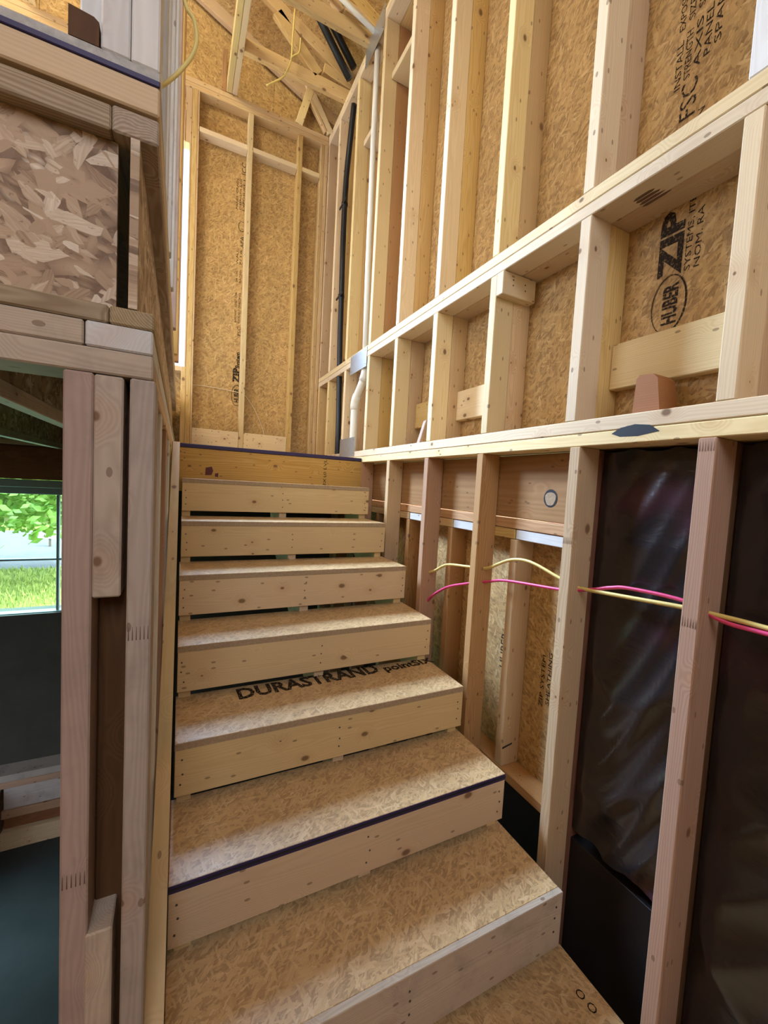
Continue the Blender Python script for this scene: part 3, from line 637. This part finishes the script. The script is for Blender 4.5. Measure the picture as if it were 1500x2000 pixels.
# lower window
w1 = root('window_1', (-1.3, 1.1, -1.2), 'wide basement window looking onto lawn and street', kind='structure')
board('window_frame', (-1.86, -0.70), (BY+.02, BY+.09), (-0.362, -0.30), 'frame', w1); board('window_frame', (-1.86, -0.70), (BY-.004, BY+.018), (-0.315, -0.262), 'frame', w1)
board('window_frame', (-1.86, -0.70), (BY+.02, BY+.09), (-1.199, -1.193), 'frame', w1); board('window_frame', (-0.748, -0.70), (BY+.02, BY+.09), (-1.193, -0.362), 'sign', w1); board('window_frame', (-1.86, -1.81), (BY+.02, BY+.09), (-1.193, -0.362), 'frame', w1)
board('mullion', (-0.780, -0.764), (BY+.03, BY+.07), (-1.192, -0.363), 'frame', w1); board('glazing_bar', (-1.81, -0.749), (BY+.035, BY+.065), (-0.829, -0.814), 'frame', w1)
board('glass_pane', (-1.81, -0.781), (BY+.048, BY+.052), (-1.192, -0.830), 'glass', w1, 0); board('glass_pane', (-1.81, -0.781), (BY+.048, BY+.052), (-0.813, -0.363), 'glass', w1, 0)
# lumber lying along the basement wall
PL = [((-1.9, -0.55), (0.92, 1.065), (-2.30, -2.252), 'grey'), ((-1.9, -0.55), (0.925, 1.065), (-2.348, -2.304), 'fir'), ((-1.02, -0.55), (0.93, 1.065), (-2.50, -2.352), 'grey'),
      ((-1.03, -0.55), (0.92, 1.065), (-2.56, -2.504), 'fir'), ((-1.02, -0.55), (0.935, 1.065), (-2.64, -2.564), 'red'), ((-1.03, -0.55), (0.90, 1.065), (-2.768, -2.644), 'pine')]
words_ = ('topmost grey plank of the lumber stack against the basement wall', 'reddish plank just under the top plank of the basement lumber stack', 'thick grey timber in the middle of the basement lumber stack',
          'thin reddish plank under the thick grey timber of the lumber stack', 'dark red plank second from the slab in the basement lumber stack', 'thick pale timber lying on the slab under the lumber stack')
for (a, b, c, m_), wd in zip(PL, words_): tag(board('lumber_plank', a, b, c, m_), wd, 'plank', group='lumber stacked along the basement wall')
cr = root('slatted_crate', (-1.32, 0.73, -2.768), 'dark slatted wooden crate on the basement slab beside the lumber stack', 'crate')
for q in range(4):
    za = -2.764+.100*q
    board('slat', (-1.60, -1.045), (0.40, 0.418), (za, za+.088), 'fir', cr); board('slat', (-1.60, -1.045), (1.032, 1.050), (za, za+.088), 'fir', cr)
    board('slat', (-1.600, -1.582), (0.42, 1.030), (za, za+.088), 'fir', cr); board('slat', (-1.063, -1.045), (0.42, 1.030), (za, za+.088), 'fir', cr)
for q in range(5): board('lid_board', (-1.61, -1.035), (0.395+.133*q, 0.520+.133*q), (-2.372, -2.354), 'grey', cr)

# ================================================================== INSULATION in the wall bays
def film(name, y0, y1, z0, z1, x, label, drop, seed):
    rnd = random.Random(seed); nu, nv = 28, 90; vs = []; fs = []
    t = root(name, (x, (y0+y1)/2, z0), label, 'insulation', group='plastic faced batts in the lower wall')
    ph = [rnd.uniform(0, 6.28) for _ in range(8)]
    for j in range(nv+1):
        v = j/nv
        for i in range(nu+1):
            u = i/nu; zb = z0+drop*(1-u)+0.006*math.sin(u*17+ph[0])
            zt = z1-0.01*abs(math.sin(u*9+ph[1])); z = zb+(zt-zb)*v; y = y0+(y1-y0)*u
            s = z+0.42*u-0.25*u*u
            bulge = 0.016*math.sin(math.pi*u)*min(1, 8*v, 8*(1-v))
            rid = lambda q: 1-abs(math.sin(q))**0.7
            wr_ = 0.020*rid(10.5*s+ph[2]+1.1*math.sin(4*z+ph[3]+2.5*u))+0.011*rid(19*(z+.75*u-.3*u*u)+ph[4]+1.3*math.sin(3*u+ph[7]))
            amp = 0.35+0.65*abs(math.sin(2.3*z+ph[6]+u))
            amp *= min(1, 7*u, 7*(1-u)); vs.append((x-bulge-wr_*amp-(t.location.x), y-t.location.y, z-t.location.z))
    for j in range(nv):
        for i in range(nu):
            a = j*(nu+1)+i; fs.append([a, a+1, a+nu+2, a+nu+1])
    return t, mesh_obj('plastic_facing', vs, fs, 'film', t, Matrix.Translation(t.location), True)
t, f = film('insulation_batt', -1.992, -1.680, -1.258, -0.028, 1.183, 'crinkled black plastic faced insulation filling the bay between the two nearest lower studs', 0.0, 3)
board('batt', (1.222, 1.26), (-1.990, -1.682), (-1.245, -0.06), 'pinkc', t, .01)
t, f = film('insulation_batt', -2.398, -2.036, -1.60, -0.028, 1.183, 'dark plastic faced insulation at the right picture edge beyond the nearest lower stud', 0.0, 5)
board('batt', (1.225, 1.26), (-2.396, -2.038), (-1.49, -0.06), 'pinkc', t, .01)

# ================================================================== PIPES
def pipe_fit(name, a, b, r, mat, parent): return tube(name, [a, b], r, mat, parent, 16)
vp = root('vent_pipe', (1.10, 0.56, 0.06), 'long black plastic vent pipe rising in the corner stud bay', 'pipe')
path = smooth_path([(1.098, 0.545, -0.02), (1.098, 0.555, 0.30), (1.098, 0.585, 0.66), (1.096, 0.605, 0.95), (1.094, 0.618, 1.35), (1.094, 0.640, 1.80), (1.094, 0.632, 2.15), (1.096, 0.580, 2.45), (1.098, 0.545, 2.64)], 5)
tube('tube', path, 0.0215, 'abs', vp, 14)
for p, d in (((1.094, 0.640, 1.98), 1), ((1.094, 0.620, 1.28), 1)):
    c = tube('pipe_clip', [(p[0], p[1], p[2]-.012), (p[0], p[1], p[2]+.012)], 0.0255, 'abs', vp, 14)
    board('clip_tab', (1.076, 1.084), (p[1]-.075, p[1]+.075), (p[2]-.008, p[2]+.008), 'abs', c, .001)
dp = root('drain_pipe', (1.12, 0.20, 0.05), 'white plastic drain pipe with offset elbows between the wall studs', 'pipe')
tube('tube', smooth_path([(1.11, 0.262, 0.02), (1.11, 0.262, 0.33), (1.11, 0.262, 0.40), (1.11, 0.230, 0.45), (1.11, 0.105, 0.56), (1.11, 0.085, 0.62)], 5), 0.026, 'pvc', dp, 16)
tube('elbow', [(1.11, 0.262, 0.36), (1.11, 0.262, 0.395), (1.11, 0.247, 0.43), (1.11, 0.222, 0.455)], 0.031, 'pvc', dp, 16)
tube('elbow', [(1.11, 0.125, 0.543), (1.11, 0.100, 0.568), (1.11, 0.085, 0.60), (1.11, 0.085, 0.635)], 0.031, 'pvc', dp, 16)
tube('tube', [(1.10, 0.088, 0.60), (1.096, 0.110, 1.3), (1.096, 0.128, 2.2), (1.096, 0.130, 2.80)], 0.019, 'pvc', dp, 14)
tag(tube('branch_pipe', [(1.09, 0.16, 2.79), (0.83, 0.16, 2.875), (0.45, 0.16, 3.0)], 0.016, 'pvc', None, 12), 'thin white pipe slanting up among the roof trusses', 'pipe')
for i, (dx, lab) in enumerate(((0.0, 'left one of two black pipes climbing behind the roof trusses'), (0.10, 'right one of two black pipes climbing behind the roof trusses'))):
    tag(tube('roof_pipe', [(1.045+dx*.3, 0.52, 2.775+dx*.9), (0.80+dx, 0.52, 3.07), (0.72+dx, 0.52, 3.16)], 0.025, 'abs', None, 14), lab, 'pipe', group='black pipes in the roof')
# steel protector plates
for nm, y, z, lab in (('a', (-0.003, 0.285), (0.600, 0.728), 'steel protector plate across the middle wall plate over the white pipe'), ('b', (0.135, 0.428), (0.022, 0.155), 'steel protector plate standing at the landing edge below the white pipe'), ('c', (-0.02, 0.28), (2.650, 2.80), 'steel protector plate on the top wall plate below the trusses')):
    p = tag(board('protector_plate', (XW-.0035, XW-.0015), y, z, 'steel', None, .0005), lab, 'metal plate', group='steel protector plates on the right wall')
    for yy in (y[0]+.02, y[1]-.02):
        for zz in (z[0]+.02, z[1]-.02): nail((XW-.0038, yy, zz), 'x', p)
hg = root('joist_hanger', (-0.03, -0.01, -0.19), 'galvanised joist hanger at the left end of the landing header', 'joist hanger')
board('flange', (-0.034, -0.012), (-0.006, -0.003), (-0.195, -0.065), 'steel', hg, .0005); board('side_plate', (-0.036, -0.034), (-0.05, -0.003), (-0.195, -0.065), 'steel', hg, .0005)
for zz in (-.09, -.13, -.17): nail((-0.018, -.0065, zz), 'y', hg, .004, 'steel')

# ================================================================== CABLES
cy = root('yellow_cable', (1.12, -1.5, -0.46), 'yellow cable threaded through the lower right wall studs', 'cable')
tube('jacket', smooth_path([(1.125, -0.80, -0.60), (1.12, -0.884, -0.566), (1.12, -0.976, -0.522), (1.12, -1.124, -0.501), (1.12, -1.215, -0.49), (1.12, -1.269, -0.475), (1.12, -1.376, -0.426), (1.12, -1.475, -0.415), (1.12, -1.602, -0.443), (1.12, -1.66, -0.452), (1.12, -1.69, -0.457), (1.12, -1.83, -0.446), (1.12, -1.977, -0.433), (1.12, -2.047, -0.431), (1.12, -2.14, -0.431), (1.12, -2.42, -0.44)], 6), 0.0052, 'yellow', cy, 8, flat=1.3)
cp = root('pink_cable', (1.12, -1.5, -0.5), 'pink cable threaded below the yellow one through the wall studs', 'cable')
tube('jacket', smooth_path([(1.125, -0.81, -0.75), (1.12, -0.867, -0.697), (1.12, -0.987, -0.625), (1.12, -1.127, -0.575), (1.12, -1.266, -0.533), (1.12, -1.369, -0.507), (1.12, -1.603, -0.481), (1.12, -1.66, -0.47), (1.122, -1.731, -0.449), (1.12, -1.784, -0.431), (1.12, -1.838, -0.420), (1.12, -1.976, -0.417), (1.12, -2.057, -0.441), (1.12, -2.14, -0.443), (1.12, -2.42, -0.44)], 6), 0.0050, 'pinkc', cp, 8, flat=1.3)
tag(tube('loose_wire', smooth_path([(0.653, 0.62, 3.141), (0.645, 0.62, 2.95), (0.640, 0.62, 2.801), (0.611, 0.62, 2.707), (0.581, 0.62, 2.652), (0.479, 0.62, 2.555)], 6), 0.006, 'yellow', None, 7), 'yellow wire hanging down from the trusses, longest strand', 'wire', group='yellow wires hanging from the trusses')
tag(tube('loose_wire', smooth_path([(0.636, 0.61, 2.80), (0.66, 0.61, 2.83), (0.692, 0.61, 2.867), (0.699, 0.61, 2.962)], 6), 0.006, 'yellow', None, 7), 'short yellow wire end curling up beside the hanging strand', 'wire', group='yellow wires hanging from the trusses')
tag(tube('looped_cable', smooth_path([(-0.022, -1.70, 0.72), (-0.010, -1.70, 0.626), (0.005, -1.70, 0.602), (0.010, -1.70, 0.571), (0.002, -1.70, 0.541), (-0.02, -1.70, 0.502), (-0.045, -1.70, 0.47)], 6), 0.0034, 'yellow', None, 8), 'beige cable looping out beside the upper left stud wall', 'cable')
tag(tube('thin_wire', smooth_path([(0.06, 1.15, 0.545), (0.20, 1.148, 0.55), (0.42, 1.145, 0.535), (0.48, 1.145, 0.51), (0.56, 1.145, 0.40), (0.62, 1.145, 0.27), (0.64, 1.14, 0.20)], 6), 0.0028, 'whitewire', None, 6), 'thin beige wire crossing the printed end wall sheathing', 'wire')

# ================================================================== LOOSE OFFCUTS
tag(prism('wood_wedge', [(-1.795, 0.055), (-1.870, 0.055), (-1.857, 0.150), (-1.845, 0.163), (-1.808, 0.166), (-1.800, 0.158)], 'x', 1.125, 1.205, 'brick', None), 'red-brown timber offcut standing on the middle wall plate under the blocking', 'offcut')
tag(beam('wood_stick', (1.14, -0.62, 0.056), (1.19, -0.60, 0.19), 0.03, 0.02, 'pink', None, (0, 1, 0)), 'narrow pinkish timber stick leaning in a wall bay below the blocking', 'offcut')

# ================================================================== OUTSIDE
gr = root('ground', (-5, 10, -2.1), 'lawn and street outside the basement window', kind='structure')
def quad(name, x, y, z, mat, parent): return board(name, x, y, z, mat, parent, 0)
quad('lawn', (-30, 30), (1.45, 6.6), (-2.3, -1.95), 'lawn', gr); quad('street', (-40, 40), (6.6, 13.0), (-2.3, -2.05), 'road', gr); quad('verge', (-40, 40), (13.0, 40), (-2.3, -1.95), 'lawn', gr)
rg = random.Random(4); vs = []; fs = []
for i in range(9000):
    x, y = rg.uniform(-4.2, -0.6), rg.uniform(2.6, 6.6); h = rg.uniform(.03, .09); a = rg.uniform(0, 6.28); b = len(vs); dx, dy = .01*math.cos(a), .01*math.sin(a)
    vs += [(x-dx, y-dy, -1.95), (x+dx, y+dy, -1.95), (x+rg.uniform(-.03, .03), y+rg.uniform(-.03, .03), -1.95+h)]; fs.append([b, b+1, b+2])
gs = mesh_obj('grass', vs, fs, 'grass', gr); gs['kind'] = 'stuff'
def tree(loc, h, rad, low, label, n, seed, ls):
    r = random.Random(seed); t = root('tree', loc, label, 'tree', group='trees outside'); x, y, z = loc
    tube('trunk', [(x, y, z), (x+.1, y, z+h*.35), (x-.1, y+.1, z+h*.8)], 0.2, 'bark', t, 9, [0.13, 0.10, 0.04])
    vs = []; fs = []
    for i in range(n):
        while True:
            p = Vector((r.uniform(-1, 1), r.uniform(-1, 1), r.uniform(-1, 1)))
            if 0.25 < p.length < 1: break
        kz = r.random()**1.3; q = (1-.55*kz)*(p.x*p.x+p.y*p.y)**.25; an = math.atan2(p.y, p.x); c = Vector((math.cos(an)*rad*q, math.sin(an)*rad*q, low+kz*(h-low)+r.uniform(-.12, .12))); s = r.uniform(.09, .2)*ls
        a = Vector((r.uniform(-1, 1), r.uniform(-1, 1), r.uniform(-.6, .6))).normalized(); b = a.orthogonal().normalized(); k = len(vs)
        vs += [c-a*s, c+b*s*.6, c+a*s, c-b*s*.6]; fs.append([k, k+1, k+2, k+3])
    f = mesh_obj('foliage', vs, fs, 'leaf', t, Matrix.Translation(loc)); f['kind'] = 'stuff'
tree((-2.5, 5.2, -1.95), 3.6, 2.0, 0.98, 'leafy tree with low hanging branches on the lawn outside the window', 12000, 1, 0.42)
tree((-9.4, 15.5, -1.95), 6.5, 3.0, 0.5, 'dense tree on the far verge in front of the pale house', 5200, 2, 1.0)
tree((-3.0, 16.0, -1.95), 7.0, 3.0, 0.5, 'dense tree on the far verge behind the number sign', 5200, 3, 1.0)
tree((1.6, 5.6, -1.95), 6.4, 1.7, 2.9, 'high-crowned tree on the lawn seen through the upper window', 4200, 6, 0.7)
hs_ = root('house', (-4.5, 22, -1.95), 'pale house far across the street behind the trees', 'house')
board('wall', (-8.5, -2.0), (22, 26), (-1.95, 1.0), 'house', hs_, 0); prism('roof', [(21.6, 1.0), (26.4, 1.0), (24, 2.6)], 'x', -8.8, -1.7, 'roofing', hs_)
for xx in (-7.4, -5.6, -3.6): board('window', (xx, xx+.9), (21.96, 22.0), (-0.9, 0.2), 'black', hs_, 0)
sg = root('street_sign', (-2.78, 9.8, -2.05), 'small white number sign by the street kerb', 'sign')
sp_ = board('sign_plate', (-2.98, -2.56), (9.79, 9.81), (-1.86, -1.72), 'sign', sg, .004); board('post', (-2.79, -2.75), (9.812, 9.85), (-2.05, -1.72), 'bark', sg)
text('424', (-2.90, 9.788, -1.83), (1, 0, 0), (0, 0, 1), 0.11, sp_, 'black')
